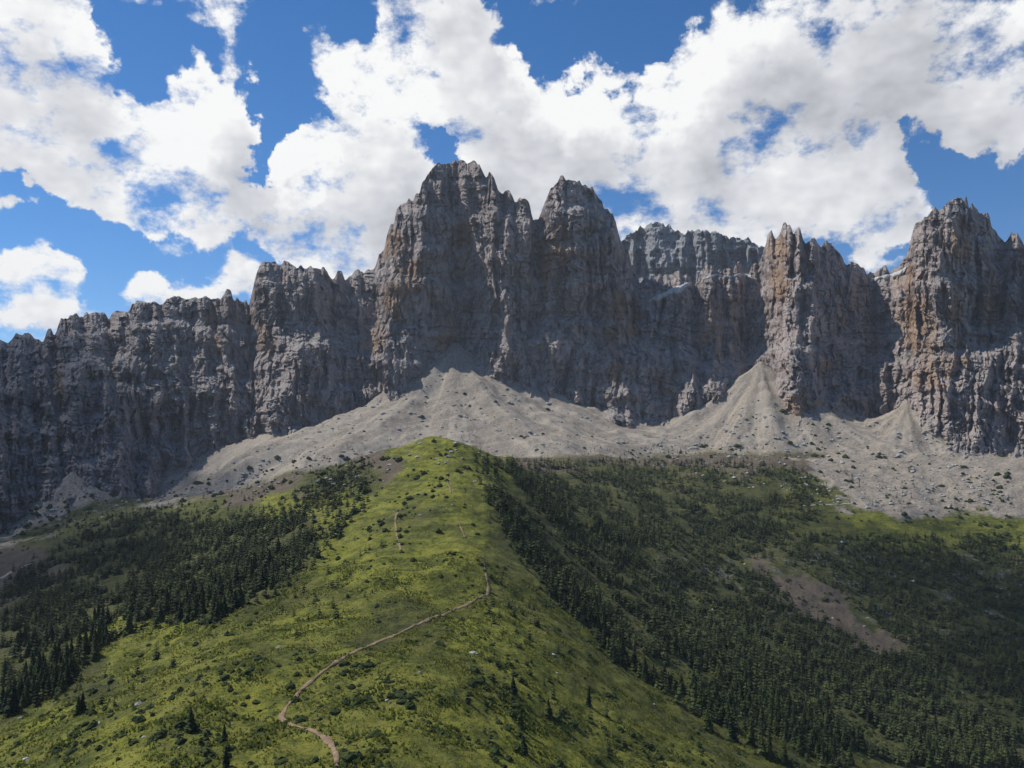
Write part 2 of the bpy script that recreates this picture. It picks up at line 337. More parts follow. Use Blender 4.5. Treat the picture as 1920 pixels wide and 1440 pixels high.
# which vertex is what the ground is made of: points in (column, row) with a kind
KP = [ # col,row, kind
 ('G',0,1420),('G',120,1380),('B',250,1380),('G',350,1400),('B',100,1340),('G',300,1300),('B',450,1300),('G',480,1400),('G',640,1400),('G',420,1220),('B',600,1180),('G',700,1250),('G',560,1250),('G',820,1380),('G',900,1300),('d',750,1180),('d',680,1210),
 ('B',640,1040),('B',700,940),('B',780,1060),('B',860,1000),('B',820,900),('G',640,950),('G',900,1100),('B',940,1180),('B',1020,1260),('G',1080,1330),('B',1000,1400),('G',1180,1410),('G',1300,1430),('d',1100,1260),('B',850,835),('B',800,830),('B',760,845),('B',830,870),('B',880,850),('G',920,900),('G',745,1000),('d',748,975),
 ('d',520,1100),('B',490,955),('d',430,960),('D',470,1060),('D',350,1080),('D',250,1100),('D',100,1130),('D',60,1200),('D',30,1290),('D',150,1250),('D',260,1030),('D',150,1010),('B',190,1215),('B',292,1163),('B',390,1100),('W',25,1070),('W',40,1060),('D',540,1000),('D',600,900),('D',650,880),('W',560,880),('W',500,905),('W',700,858),('W',430,925),
 ('S',0,970),('S',40,930),('S',120,920),('S',250,900),('S',350,890),('S',480,860),('S',600,830),('S',720,790),('S',850,720),('S',1000,740),('S',1100,800),('W',1200,840),('W',1100,850),('S',950,800),('R',90,975),('R',200,945),
 ('W',1000,868),('D',1000,900),('D',1100,900),('D',1200,900),('D',1300,900),('W',1300,866),('S',1380,790),('S',1440,800),('W',1400,850),('W',1500,850),('S',1560,870),('D',1440,920),('d',1520,930),('S',1600,900),('S',1700,890),('S',1800,880),('S',1900,890),('S',1660,940),('S',1780,940),('S',1900,935),('G',1780,985),('G',1900,980),('G',1640,985),('d',1550,980),
 ('D',980,960),('D',1050,1000),('d',1000,1060),('D',1100,1060),('D',1200,1000),('D',1300,980),('D',1400,980),('R',1250,1080),('D',1180,1140),('d',1120,1150),('D',1300,1180),('R',1400,1080),('R',1500,1060),('R',1600,1060),('R',1700,1100),('R',1850,1080),('R',1800,1180),('R',1650,1160),('W',1455,1075),('W',1490,1095),('W',1530,1120),('W',1565,1148),('W',1600,1175),('W',1650,1208),('D',1450,1200),('D',1400,1280),('D',1550,1300),('D',1700,1300),('D',1850,1300),('D',1900,1400),('D',1650,1410),('d',1300,1320),('D',1480,1380),('d',1400,1420),
 ('S',-200,950),('D',-300,1100),('G',-300,1400),('S',2200,900),('R',2200,1100),('D',2300,1350)]
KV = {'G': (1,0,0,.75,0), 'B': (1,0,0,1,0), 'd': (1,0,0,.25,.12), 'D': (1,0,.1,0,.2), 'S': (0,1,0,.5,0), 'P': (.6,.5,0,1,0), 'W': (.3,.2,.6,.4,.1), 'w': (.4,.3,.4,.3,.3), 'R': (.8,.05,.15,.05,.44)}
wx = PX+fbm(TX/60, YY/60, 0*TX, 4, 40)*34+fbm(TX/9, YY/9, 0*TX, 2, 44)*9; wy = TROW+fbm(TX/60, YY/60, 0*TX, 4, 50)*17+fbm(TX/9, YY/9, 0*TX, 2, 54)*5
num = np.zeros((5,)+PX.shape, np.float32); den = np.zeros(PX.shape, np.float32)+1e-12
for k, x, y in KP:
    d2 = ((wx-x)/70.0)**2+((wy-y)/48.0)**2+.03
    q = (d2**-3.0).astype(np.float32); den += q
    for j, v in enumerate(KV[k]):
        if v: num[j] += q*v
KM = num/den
KM[1] = np.maximum(KM[1], CONE*.8); KM[0] *= 1-CONE; KM[2] *= 1-CONE*.8
V = np.stack([TX, YY, TZ], -1).reshape(-1, 3)
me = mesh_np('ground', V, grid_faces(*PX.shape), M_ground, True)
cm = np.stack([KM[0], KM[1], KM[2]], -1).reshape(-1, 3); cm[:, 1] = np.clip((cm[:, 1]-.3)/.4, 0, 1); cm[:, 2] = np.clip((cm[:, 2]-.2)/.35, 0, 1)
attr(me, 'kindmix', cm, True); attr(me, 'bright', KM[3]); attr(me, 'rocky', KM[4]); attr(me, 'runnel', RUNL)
tag(link('ground', me), kind='structure')
# wide valley floor far below and all around, out to the horizon
rr = np.concatenate([[0], np.geomspace(300, 9000, 20)]); th = np.linspace(0, 2*math.pi, 73)
RR, TH = np.meshgrid(rr, th, indexing='ij')
V = np.stack([RR*np.cos(TH), RR*np.sin(TH), -420+fbm(RR*np.cos(TH)/900, RR*np.sin(TH)/900, 0*RR, 3, 3)*40*np.clip(RR/2000, 0, 1)], -1).reshape(-1, 3)
me = mesh_np('valley_floor', V, grid_faces(*RR.shape), M_ground, True)
attr(me, 'kindmix', np.tile([1, 0, 0], (len(V), 1)), True); attr(me, 'bright', np.full(len(V), .3)); attr(me, 'rocky', np.zeros(len(V)))
tag(link('terrain', me), kind='structure')

# visible ground point under a photo position
RUN = np.minimum.accumulate(TROW, 0)
def hit(px, py):
    j = int(round((px-tpx[0])/3.0)); j = min(max(j, 0), len(tpx)-1)
    c = RUN[:, j]; i = int(np.searchsorted(-c, -py))
    if i <= 0 or i >= len(tY): return None
    t = (c[i-1]-py)/max(c[i-1]-c[i], 1e-6)
    Y = tY[i-1]+(tY[i]-tY[i-1])*t
    return Vector(((px-960)/F*Y, Y, -(py-HOR)/F*Y))
def ground_z(x, y):
    px = 960+x/y*F; fj = (px-tpx[0])/3.0; fi = math.log(y/tY[0])/math.log(1.00345)
    j = min(max(int(fj), 0), len(tpx)-2); i = min(max(int(fi), 0), len(tY)-2); u, v = fj-j, fi-i
    return float((TZ[i, j]*(1-u)+TZ[i, j+1]*u)*(1-v)+(TZ[i+1, j]*(1-u)+TZ[i+1, j+1]*u)*v)

# ------------------------------------------------------------------ rock massif
SKY = [(0,648),(15,638),(42,630),(48,618),(62,602),(75,588),(98,590),(110,580),(140,577),(152,572),(160,560),(185,552),(215,553),(236,560),(241,502),(250,490),(262,482),(272,496),(290,504),(305,503),(315,510),(322,522),(326,514),(332,512),(340,532),(350,526),(355,508),
 (362,462),(367,400),(375,388),(388,372),(398,345),(405,325),(418,312),(432,306),(446,313),(456,328),(464,350),(480,364),(488,372),(496,390),(500,420),(505,416),(508,402),(513,372),(522,352),(533,342),(545,346),(554,360),(562,376),(570,400),(578,432),(586,470),(592,512),
 (610,528),(640,522),(660,512),(700,508),(716,470),(722,446),(735,432),(748,440),(758,455),(768,458),(780,470),(788,486),(802,500),(812,514),(842,512),(850,486),(857,440),(866,414),(880,402),(885,386),(900,382),(916,386),(926,404),(930,432),(944,450),(957,450),(960,470)]
sky_pts = [(-700, 760), (-500, 720), (-300, 740), (-150, 690), (-40, 670)]+[(x*2, y) for x, y in SKY if x < 955 and not 235 < x < 372]+[(466,566),(480,524),(496,492),(516,482),(536,494),(556,508),(584,500),(606,512),(640,520),(656,508),(676,522),(694,506),(708,490),(722,462),(734,430),(744,402)]+[(1925, 452), (1960, 470), (2040, 440), (2100, 520), (2250, 560), (2400, 600), (2621, 640)]
sx = np.array([p[0] for p in sky_pts], float); sy = np.array([p[1] for p in sky_pts], float)
o = np.argsort(sx, kind='stable'); sx, sy = sx[o], sy[o]
mpx = np.arange(-700, 2621, 1.5); NR = 520
srow = np.interp(mpx, sx, sy)
srow = srow + 4.5*noise(mpx/6, 0, 0, 60)+7*noise(mpx/17, 0, 0, 61)+7*np.clip(np.abs(noise(mpx/26, 0, 0, 62))*4-2.6,-1,1)
frc = (mpx/19+.9*noise(mpx/31, 0, 0, 63)) % 1.0; frc2 = (mpx/44+.7*noise(mpx/70, 0, 0, 64)) % 1.0
srow = srow - (np.abs(2*frc-1)*11-4)*np.clip(.35+.9*noise(mpx/38, 0, 0, 65), 0, 1.2)*np.clip((mpx-300)/500, .3, 1) - (np.abs(2*frc2-1)*24-11)*(.5+.5*noise(mpx/90, 0, 0, 66))*np.clip((mpx-900)/200, .35, 1)
# local envelope: columns lower than their neighbours stand farther back
env = np.minimum.reduce([np.roll(srow, k) for k in range(-60, 61, 3)])
hx = mpx % 960; right = (mpx >= 960)
def half(pts, x): return np.interp(x, [p[0] for p in pts], [p[1] for p in pts])
baseY = np.interp(mpx, [-700,-300,0,290,480,560,690,760,860,960,1012,1070,1150,1220,1320,1400,1460,1540,1640,1700,1780,1860,1920,2100,2620],
 [1000,980,1010,1160,1225,1235,1300,1290,1330,1330,1375,1345,1350,1400,1410,1370,1300,1310,1370,1200,1150,1190,1170,1150,1200])
baseY = baseY + 120*np.exp(-((mpx-1425)/42)**2) + 75*np.exp(-((mpx-866)/50)**2) + 60*np.exp(-((mpx-1700)/34)**2)
baseY = baseY + 26*fbm(mpx/90, 0, 0, 3, 77)
T = np.linspace(0, 1, NR)[:, None]
foot = 960.0
MPX = np.broadcast_to(mpx, (NR, len(mpx))); footA = 960+90*np.clip((320-mpx)/320, 0, 1.6)
MR = footA+(srow-footA)*T**.92
hgt = (HOR-MR)
X0 = (MPX-960)/F*1450; Z0 = hgt/F*1450
# lean: cliffs rise steeply, with a few set-back terraces
lean = np.clip((foot-MR)/(foot-400), 0, 1.2)
prof = 50*lean+190*np.clip((foot-MR)/360, 0, 1)**1.1
terr = 0
for tz, wd, dp, sdn in ((-20,12,26,5),(30,10,34,1),(95,12,30,6),(160,12,44,2),(225,9,22,7),(285,12,34,3),(350,8,16,8),(410,10,22,4)):
    zz = tz+28*fbm(X0/170, 0, 0, 3, 80+sdn)
    terr = terr+dp*(.6+.5*noise(X0/120, 0, 0, 90+sdn))/(1+np.exp(-(Z0-zz)/wd*3))
DY = prof+terr
# buttresses, gullies and cracks
warp = 13*fbm(X0/110, Z0/190, 0, 3, 100)
b1 = ridged((X0+warp)/150, Z0/700, 0, 2, 110)
b2 = ridged((X0+warp)/48, Z0/230, 0, 3, 120)
b3 = ridged((X0+warp*.6)/15, Z0/62, 0, 3, 130)
DY = DY - 30*b1 - 19*b2 - 6.0*b3
crack = np.clip(1-np.abs(noise((X0+warp)/62, Z0/420, 0, 140))*9, 0, 1)
DY = DY + 16*crack**1.5*np.clip(.5+noise(X0/90, Z0/60, 0, 141), 0, 1)
# thin strata and broken blocks
DY = DY - 7*fbm(X0/30, Z0/22, 0, 3, 150) - 3.5*np.abs(fbm(X0/9, Z0/7, 0, 3, 160)) - 1.8*fbm(X0/3.5, Z0/3.5, 0, 2, 165)
def cell(x, y, s): return _h(np.floor(x), np.floor(y), np.zeros_like(x), s)
wxx = X0+5*fbm(X0/14, Z0/14, 0, 2, 210)+12*fbm(X0/60, Z0/60, 0, 2, 211); wzz = Z0+4*fbm(X0/17, Z0/17, 0, 2, 212)+14*fbm(X0/120, Z0/120, 0, 2, 213)
fr = ridged((X0+warp*.6)/7.5, Z0/75, 0, 2, 230); DY = DY - 2.4*fr
DY = DY - 7.5*cell(wxx/17, wzz/60+7*cell(wxx/17, 0*wzz, 3), 214) - 5.0*cell(wxx/8, wzz/19+5*cell(wxx/8, 0*wzz, 4), 215) - 2.6*cell(wxx/4, wzz/7+5*cell(wxx/4, 0*wzz, 6), 216)
saw = (wzz/27+.35*noise(X0/80, 0, 0, 217)) % 1.0; DY = DY + (6.5*saw**3-3)*(.5+.6*noise(X0/70, Z0/50, 0, 218))
saw = (wzz/10.5) % 1.0; DY = DY + (2.8*saw**3-.6)*(.5+.6*noise(X0/40, Z0/30, 0, 219))
strat = 1.6*noise(X0/240, (Z0+10*fbm(X0/90, 0, 0, 2, 170))/9, 0, 171); DY = DY - strat
MYv = baseY+DY+(srow-env)*.55*T**2
edge_round = 55*T**10
MYv = MYv+edge_round
rowj = MR+1.2*fbm(X0/4, Z0/4, 0, 2, 180)*np.minimum(1, (1-T)*30)
MX = (MPX-960)/F*MYv; MZ = (HOR-rowj)/F*MYv
# the far side of the ridge
bx, by, bz = [], [], []
for k, (dd, dz) in enumerate(((18,-8),(45,-40),(90,-130),(160,-330),(260,-620))):
    q = 6*fbm(mpx/20+k*3, k*2.0, 0, 3, 190)
    bx.append(MX[-1]*(1+dd/1800)); by.append(MYv[-1]+dd+q); bz.append(np.maximum(MZ[-1]+dz+q, -400))
V = np.concatenate([np.stack([MX, MYv, MZ], -1), np.stack([np.array(bx), np.array(by), np.array(bz)], -1)], 0)
# sideways roughness so that tower flanks are not ruled surfaces
V[..., 0] += 4.0*fbm(V[..., 0]/30, V[..., 1]/30, V[..., 2]/30, 3, 200)*np.concatenate([np.minimum(1, (1-T)*12+.15)*np.ones_like(MX), np.ones((5, len(mpx)))], 0)
nr = V.shape[0]
me = mesh_np('mountain', V.reshape(-1, 3), grid_faces(nr, len(mpx)), M_rock, False)
OCH = [(395,600,26,40),(410,640,24,26),(498,630,20,55),(115,720,14,60),(105,820,10,50),(740,460,40,40),(770,520,40,50),(740,560,30,50),(870,450,26,50),(700,640,40,40),(1155,600,28,80),(1150,700,26,30),(1185,600,22,50),(1190,480,40,22),(1460,530,24,60),(1225,490,30,26),(1250,720,30,30),(1050,460,30,60),(1020,500,16,60),
       (1460,470,30,40),(1710,590,40,60),(1730,640,50,60),(1790,590,18,70),(1780,680,60,50),(1545,700,18,28),(1860,560,30,80),(1700,520,36,30),(1740,700,50,40),(1640,640,20,60),(840,640,30,60),(1800,450,30,50),(1500,760,60,30),(1320,620,40,40)]
oc = np.zeros(MX.shape, np.float32)
for x, y, a_, b_ in OCH:
    if a_: oc = np.maximum(oc, np.exp(-((MPX-x)/a_)**2-((MR-y)/b_)**2))
oc = oc*.62
attr(me, 'ochre', np.concatenate([oc, np.zeros((5, len(mpx)))], 0))
tag(link('mountain', me), kind='structure')

# far peaks behind the saddles
def far_peak(pts, Y0, seed):
    xs = np.arange(pts[0][0], pts[-1][0], 1.2)
    top = np.interp(xs, [p[0] for p in pts], [p[1] for p in pts])+4*noise(xs/6, 0, 0, seed)+2*noise(xs/2.5, 0, 0, seed+1)
    nR = 150; t = np.linspace(0, 1, nR)[:, None]; row = 640+(top-640)*t
    X = (xs-960)/F*Y0; Z = (HOR-row)/F*Y0
    c_ = (pts[0][0]+pts[-1][0])/2; hw = (pts[-1][0]-pts[0][0])/2
    Y = Y0+260*((xs-c_)/hw)**2+180*t-60*ridged((X+0*t)/110, Z/400, 0, 3, seed+2)-22*ridged(X/34+0*t, Z/60, 0, 3, seed+3)-8*fbm(X/12+0*t, Z/9, 0, 3, seed+4)
    Xf = (xs-960)/F*Y; Zf = (HOR-row)/F*Y
    back = [(Xf[-1]*(1+d/Y0), Y[-1]+d, Zf[-1]+z) for d, z in ((40,-20),(140,-160),(300,-600))]
    V = np.concatenate([np.stack([Xf, Y, Zf], -1), np.array([np.stack(b, -1) for b in back])], 0)
    me = mesh_np('far_mountain', V.reshape(-1, 3), grid_faces(V.shape[0], V.shape[1]), M_far, False)
    attr(me, 'ochre', np.zeros(V.shape[0]*V.shape[1])); tag(link('far_mountain', me), kind='structure')
FARP = [(x*2, y) for x, y in [(540,560),(560,520),(575,470),(588,442),(600,428),(614,416),(628,424),(640,436),(655,430),(676,438),(684,448),(700,446),(712,462),(740,470),(780,500),(830,520),(860,540)]]
far_peak(FARP, 2600, 300)

# snow lying on the saddle ledges
def on_massif(px, py):
    j = int(round((px-mpx[0])/1.5)); c = MR[:, j]; i = int(np.searchsorted(-c, -py)); i = min(max(i, 0), NR-1)
    return Vector((float(V0[i, j, 0]), float(V0[i, j, 1]), float(V0[i, j, 2])))
V0 = V
def snow(line, label):
    # a lens of snow following the rock: lower lip, crest, upper lip
    top, bot, mid = [], [], []
    for k in range(len(line)-1):
        (x0, y0, h0), (x1, y1, h1) = line[k], line[k+1]
        for s in range(6):
            f = s/6; x = x0+(x1-x0)*f; y = y0+(y1-y0)*f; h = h0+(h1-h0)*f
            h *= 1+.35*math.sin(x*1.7)+.2*math.sin(x*.63)
            p = on_massif(x, y); q = on_massif(x, y+h)
            Y = min(p.y, q.y)-7
            bot.append(Vector(((x-960)/F*(Y), Y, -(y+h-HOR)/F*Y))); mid.append(Vector(((x-960)/F*(Y+2), Y+2, -(y+h*.4-HOR)/F*(Y+2)))); top.append(Vector(((x-960)/F*(Y+26), Y+26, -(y-HOR)/F*(Y+26))))
    n = len(top); VV = bot+mid+top+[v+Vector((0, 14, -12)) for v in top]+[v+Vector((0, 10, -8)) for v in bot]
    Fc = []
    for a_, b_ in ((0, 1), (1, 2), (2, 3), (4, 0), (3, 4)):
        for i in range(n-1): Fc.append((a_*n+i, a_*n+i+1, b_*n+i+1, b_*n+i))
    me = mesh_np('snow_patch', np.array([tuple(v) for v in VV]), np.array(Fc), M_snow, True)
    tag(link('snow_patch', me), label, 'snow patch', 'snow patches on the saddles')
snow([(1216,562,3),(1236,550,10),(1260,540,10),(1284,530,8),(1300,527,2)], 'pale slanting snow patch on the saddle just right of the twin main peaks')
snow([(1324,519,2),(1344,512,6),(1366,517,3),(1388,511,6),(1412,516,2)], 'thin flat snow strip on the crest under the far grey peak')
snow([(1634,521,2),(1660,515,7),(1688,506,7),(1702,497,2)], 'small white snow wedge in the notch left of the big right tower')

# ------------------------------------------------------------------ paths
def path(name, pts, width, mat):
    L_ = []
    for k in range(len(pts)-1):
        (x0, y0), (x1, y1) = pts[k], pts[k+1]; n = max(2, int(math.hypot(x1-x0, y1-y0)/5))
        for s in range(n): L_.append((x0+(x1-x0)*s/n, y0+(y1-y0)*s/n))
    W = [p for p in (hit(*q) for q in L_) if p is not None]
    P2 = [W[0]]
    for p in W[1:]:
        if (p-P2[-1]).length < 60: P2.append(p)
    for _ in range(3): P2 = [P2[0]]+[(P2[i-1]+P2[i]*2+P2[i+1])/4 for i in range(1, len(P2)-1)]+[P2[-1]]
    # resample every 1.5 m
    Q = []
    for a_, b_ in zip(P2[:-1], P2[1:]):
        n = max(1, int((b_-a_).length/1.5)); Q += [a_.lerp(b_, s/n) for s in range(n)]
    VV, Fc = [], []
    for i, p in enumerate(Q):
        t = (Q[min(i+2, len(Q)-1)]-Q[max(i-2, 0)]); t.z = 0
        if t.length < 1e-6: t = Vector((1, 0, 0))
        t.normalize(); nrm = Vector((-t.y, t.x, 0)); wd = width*(1+.3*math.sin(i*.37)+.2*math.sin(i*.9+1))
        for s in (-1, -.5, 0, .5, 1):
            q = p+nrm*wd*s/2; VV.append((q.x, q.y, ground_z(q.x, q.y)+.38-(.2 if abs(s) == 1 else 0)))
    for i in range(len(Q)-1):
        for s in range(4): Fc.append((i*5+s, i*5+s+1, i*5+6+s, i*5+5+s))
    tag(link(name, mesh_np(name, np.array(VV), np.array(Fc), mat, True)), kind='structure')
path('path', [(905,1045),(912,1080),(918,1112),(870,1136),(840,1150),(800,1163),(740,1192),(690,1212),(645,1232),(605,1260),(566,1292),(536,1328),(524,1346),(545,1360),(575,1368),(605,1380),(624,1400),(632,1425),(630,1450)], 1.2, M_trail)
path('path', [(752,1032),(744,1005),(740,975),(748,955)], 1.0, M_trail)
path('path', [(872,1008),(862,985),(856,965)], .7, M_trail)
path('path', [(846,925),(838,900),(842,880)], .7, M_trail)
path('path', [(1506,948),(1600,944),(1690,943),(1760,946)], 2.4, M_path)
path('path', [(0,1086),(20,1074),(45,1062),(66,1052)], 3.0, M_path)

# ------------------------------------------------------------------ spruces
def conifer_mesh(seed, whorls, arms, name):
    r = random.Random(seed); VV, Fc = [], []
    for k in range(whorls):
        f = k/(whorls-1); z = .08+.9*f; rad = (.235*(1-f)**.85+.012)*r.uniform(.8, 1.15); a0 = r.uniform(0, 6.28)
        n = max(4, int(arms*(1-.45*f)))
        for a_ in range(n):
            if r.random() < .1: continue
            th = a0+a_*2*math.pi/n+r.uniform(-.25, .25); rr_ = rad*r.uniform(.65, 1.2); w_ = rr_*.42+.012; dr = rr_*r.uniform(.25, .6)
            c_, s_ = math.cos(th), math.sin(th); b = len(VV)
            VV += [(0, 0, z+.05*(1-f)+.02), (c_*rr_*.55-s_*w_, s_*rr_*.55+c_*w_, z-dr*.55), (c_*rr_, s_*rr_, z-dr), (c_*rr_*.55+s_*w_, s_*rr_*.55-c_*w_, z-dr*.55)]
            Fc.append((b, b+1, b+2, b+3))
            VV += [(c_*rr_*.1, s_*rr_*.1, z-.03), (c_*rr_*.6, s_*rr_*.6, z-dr*.5+.02), (c_*rr_*.9, s_*rr_*.9, z-dr-.03), (c_*rr_*.4, s_*rr_*.4, z-dr*.6-.05)]
            Fc.append((b+4, b+5, b+6, b+7))
    b = len(VV); VV += [(.01, 0, .9), (0, .01, .9), (-.01, -.01, .9), (0, 0, 1.02)]; Fc += [(b, b+1, b+3, b+3), ]
    Fc = Fc[:-1]
    VV = VV[:b]
    return VV, Fc
def trunk_mesh():
    VV, Fc = [], []
    rings = [(-.10, .024), (0, .020), (.35, .014), (.7, .007), (.99, .002)]
    for z, r_ in rings:
        for a_ in range(7): VV.append((r_*math.cos(a_*.8976), r_*math.sin(a_*.8976), z))
    for i in range(len(rings)-1):
        for a_ in range(7): Fc.append((i*7+a_, i*7+(a_+1) % 7, i*7+7+(a_+1) % 7, i*7+7+a_))
    return mesh_np('trunk', np.array(VV), np.array(Fc), M_bark, True)
CR = []
for k in range(7):
    v, f = conifer_mesh(40+k, 15+k % 3*2, 10, 'crown'); CR.append(mesh_np('crown', np.array(v), np.array(f), M_needle[(0,1,3,0,1,3,0)[k]]))
TR = trunk_mesh()
REG = [ # polygon in photo pixels, number, height range, label for the individually built ones
 ([(0,1100),(140,1010),(260,960),(420,985),(560,960),(590,1000),(560,1060),(470,1120),(400,1170),(320,1205),(220,1235),(120,1295),(0,1345)], 2600, (4.5,9.5), 'dark spruce in the thick forest covering the slope at the lower left edge', 'spruces of the lower left forest'),
 ([(60,1010),(150,960),(330,940),(560,900),(690,860),(700,880),(620,960),(500,985),(300,1000)], 420, (3,6.5), 'small dark spruce along the upper edge of the left forest below the scree', 'spruces under the left scree'),
 ([(560,950),(640,880),(700,870),(690,930),(650,990),(600,1050),(540,1100),(490,1120)], 190, (4,8), 'dark spruce at the left edge of the grassy ridge', 'spruces at the left edge of the ridge'),
 ([(480,1080),(620,1050),(700,1100),(660,1160),(540,1170)], 26, (3.5,6.5), 'spruce scattered on the grass above the reddish trail', 'spruces above the reddish trail'),
 ([(640,1010),(720,1000),(740,1050),(660,1060)], 12, (3.5,6), 'spruce beside the bare earth patch on the ridge', 'spruces by the bare earth patch'),
 ([(330,1370),(430,1365),(430,1440),(310,1440)], 14, (3,5.5), 'small spruce in the clump at the bottom edge left of the trail', 'small spruces by the bottom edge'),
 ([(60,1320),(140,1290),(300,1215),(330,1240),(160,1360)], 18, (4,7), 'spruce at the grassy lower edge of the left forest', 'spruces at the lower edge of the left forest'),
 ([(860,815),(905,830),(915,870),(880,850)], 16, (3.5,6), 'small spruce on the right shoulder of the bright knoll', 'spruces on the knoll shoulder'),
 ([(900,850),(960,870),(1010,960),(1080,1070),(1180,1180),(1330,1290),(1560,1440),(1480,1440),(1260,1330),(1120,1210),(1010,1090),(940,980),(890,890)], 760, (4.5,9.5), 'dark spruce in the tree line down the right flank of the grassy ridge', 'spruces down the right flank of the ridge'),
 ([(820,1300),(940,1240),(1080,1290),(1240,1400),(1100,1440),(900,1420)], 34, (3,6), 'scattered spruce on the grass at the bottom centre', 'spruces at the bottom centre'),
 ([(860,1120),(940,1080),(1050,1160),(1080,1240),(960,1210)], 40, (3.5,6.5), 'spruce on the grass right of the top bend of the trail', 'spruces right of the trail bend'),
 ([(940,868),(1140,862),(1330,866),(1500,880),(1560,930),(1480,1000),(1300,1010),(1150,1020),(1040,980),(980,920)], 2300, (5,9), 'dark spruce in the forest band under the middle scree', 'spruces under the middle scree'),
 ([(1040,1000),(1300,1000),(1560,1000),(1920,1010),(1920,1260),(1660,1260),(1400,1250),(1200,1160),(1100,1080)], 3900, (4,8.5), 'spruce on the broad dark flank across the valley on the right', 'spruces on the right flank'),
 ([(1200,1170),(1400,1240),(1660,1240),(1920,1240),(1920,1440),(1560,1440),(1340,1280)], 2500, (5,9.5), 'dark spruce in the forest at the lower right corner', 'spruces of the lower right corner'),
 ([(1560,880),(1900,900),(1900,960),(1560,960)], 90, (3,6), 'small spruce on the pale gravel at the right edge', 'spruces on the right gravel'),
 ([(1100,840),(1480,830),(1500,870),(1100,870)], 120, (3,6), 'small spruce at the foot of the cliffs right of the scree', 'spruces at the foot of the cliffs'),
]
GULLY = [(1420,1050),(1490,1062),(1590,1120),(1690,1205),(1650,1228),(1560,1175),(1470,1120)]
def inside(p, poly):
    x, y = p; c = False
    for i in range(len(poly)):
        (x0, y0), (x1, y1) = poly[i], poly[i-1]
        if (y0 > y) != (y1 > y) and x < (x1-x0)*(y-y0)/(y1-y0)+x0: c = not c
    return c
TREES = []
for ri, (poly, n, (h0, h1), lab, grp) in enumerate(REG):
    if n > 100: n = int(n*1.7)
    xs = [p[0] for p in poly]; ys = [p[1] for p in poly]; k = 0; tries = 0
    while k < n and tries < n*12:
        tries += 1
        # clustered positions
        p = (random.uniform(min(xs), max(xs)), random.uniform(min(ys), max(ys)))
        q = (p[0]+random.gauss(0, 8), p[1]+random.gauss(0, 5))
        if not inside(q, poly) or inside(p, GULLY): continue
        P3 = hit(*p)
        if P3 is None: continue
        cl_ = float(fbm(np.array([P3.x/28]), np.array([P3.y/28]), np.array([0.]), 2, 400)[0])
        if n > 100 and cl_ < random.uniform(-.7, .15): continue
        h = random.uniform(h0, h1)*random.choice((.5, .7, .85, 1, 1, 1.2))
        z = ground_z(P3.x, P3.y); TREES.append((h/P3.y, h, P3.x, P3.y, z, ri)); k += 1
TREES.sort(reverse=True)
BIG = TREES[:300]; REST = TREES[300:]
first = {}
LABN = {}
for i, (s_, h, x, y, z, ri) in enumerate(BIG):
    k = i % len(CR); lab, grp = REG[ri][3], REG[ri][4]
    rt = bpy.data.objects.new('spruce', None); col.objects.link(rt); rt.empty_display_size = .5
    rt.location = (x, y, z-.15); rt.rotation_euler = (R(random.uniform(-3, 3)), R(random.uniform(-3, 3)), random.uniform(0, 6.28)); w_ = random.uniform(.85, 1.25); rt.scale = (h*w_, h*w_, h)
    tag(rt, lab, 'tree', grp)
    link('crown', CR[k], rt); link('trunk', TR, rt)
# every other spruce, too small and too many to count: one object
lows = []
for k in range(8):
    v, f = conifer_mesh(90+k, 6, 6, 'c'); lows.append((np.array(v, np.float32), np.array(f)))
VA, FA, b = [], [], 0
for (s_, h, x, y, z, ri) in REST:
    v, f = lows[random.randrange(8)]; a_ = random.uniform(0, 6.28); c_, n__ = math.cos(a_), math.sin(a_); w_ = h*random.uniform(1.0, 1.5)
    VA.append(np.stack([x+(v[:, 0]*c_-v[:, 1]*n__)*w_, y+(v[:, 0]*n__+v[:, 1]*c_)*w_, z-.2+v[:, 2]*h], -1)); FA.append(f+b); b += len(v)
tag(link('forest', mesh_np('forest', np.concatenate(VA), np.concatenate(FA), M_needle[2])), 'dark spruce forest scattered over the slopes below the cliffs', 'forest', kind='stuff')
# tufts of tall grass on the near meadow
M_tuft = plain('meadow_grass_blades', (.072, .098, .020), (.215, .225, .055), .12)
_t = M_tuft.node_tree; _o = _t.nodes['Material Output']; _b = _t.nodes['Principled BSDF']
_tr = _t.nodes.new('ShaderNodeBsdfTranslucent'); _t.links.new(_b.inputs['Base Color'].links[0].from_socket, _tr.inputs['Color'])
_mx = mk(_t.nodes, 'ShaderNodeMixShader'); _mx.inputs[0].default_value = .5; _t.links.new(_b.outputs[0], _mx.inputs[1]); _t.links.new(_tr.outputs[0], _mx.inputs[2]); _t.links.new(_mx.outputs[0], _o.inputs[0])
gm = (KM[0] > .6) & (YY < 400) & (PX > -150) & (PX < 2050) & (TROW < 1500)
ii, jj = np.nonzero(gm); wgt = (YY[ii, jj]**2); wgt = wgt/wgt.sum()
sel = rng.choice(len(ii), 100000, p=wgt); i0, j0 = ii[sel], jj[sel]
jx, jy = rng.uniform(-.5, .5, (2, len(sel)))
i1 = np.clip(i0+1, 0, len(tY)-1); j1 = np.clip(j0+1, 0, len(tpx)-1)
gx = TX[i0, j0]+(TX[i0, j1]-TX[i0, j0])*jx; gy = YY[i0, j0]+(YY[i1, j0]-YY[i0, j0])*jy; gx = gx*gy/YY[i0, j0]
gz = TZ[i0, j0]+(TZ[i0, j1]-TZ[i0, j0])*jx+(TZ[i1, j0]-TZ[i0, j0])*jy
VA, FA = [], []
hgt_ = rng.uniform(.18, .6, len(sel))*np.clip(.9+fbm(gx/7, gy/7, 0*gx, 2, 600)*.8, .3, 1.8)
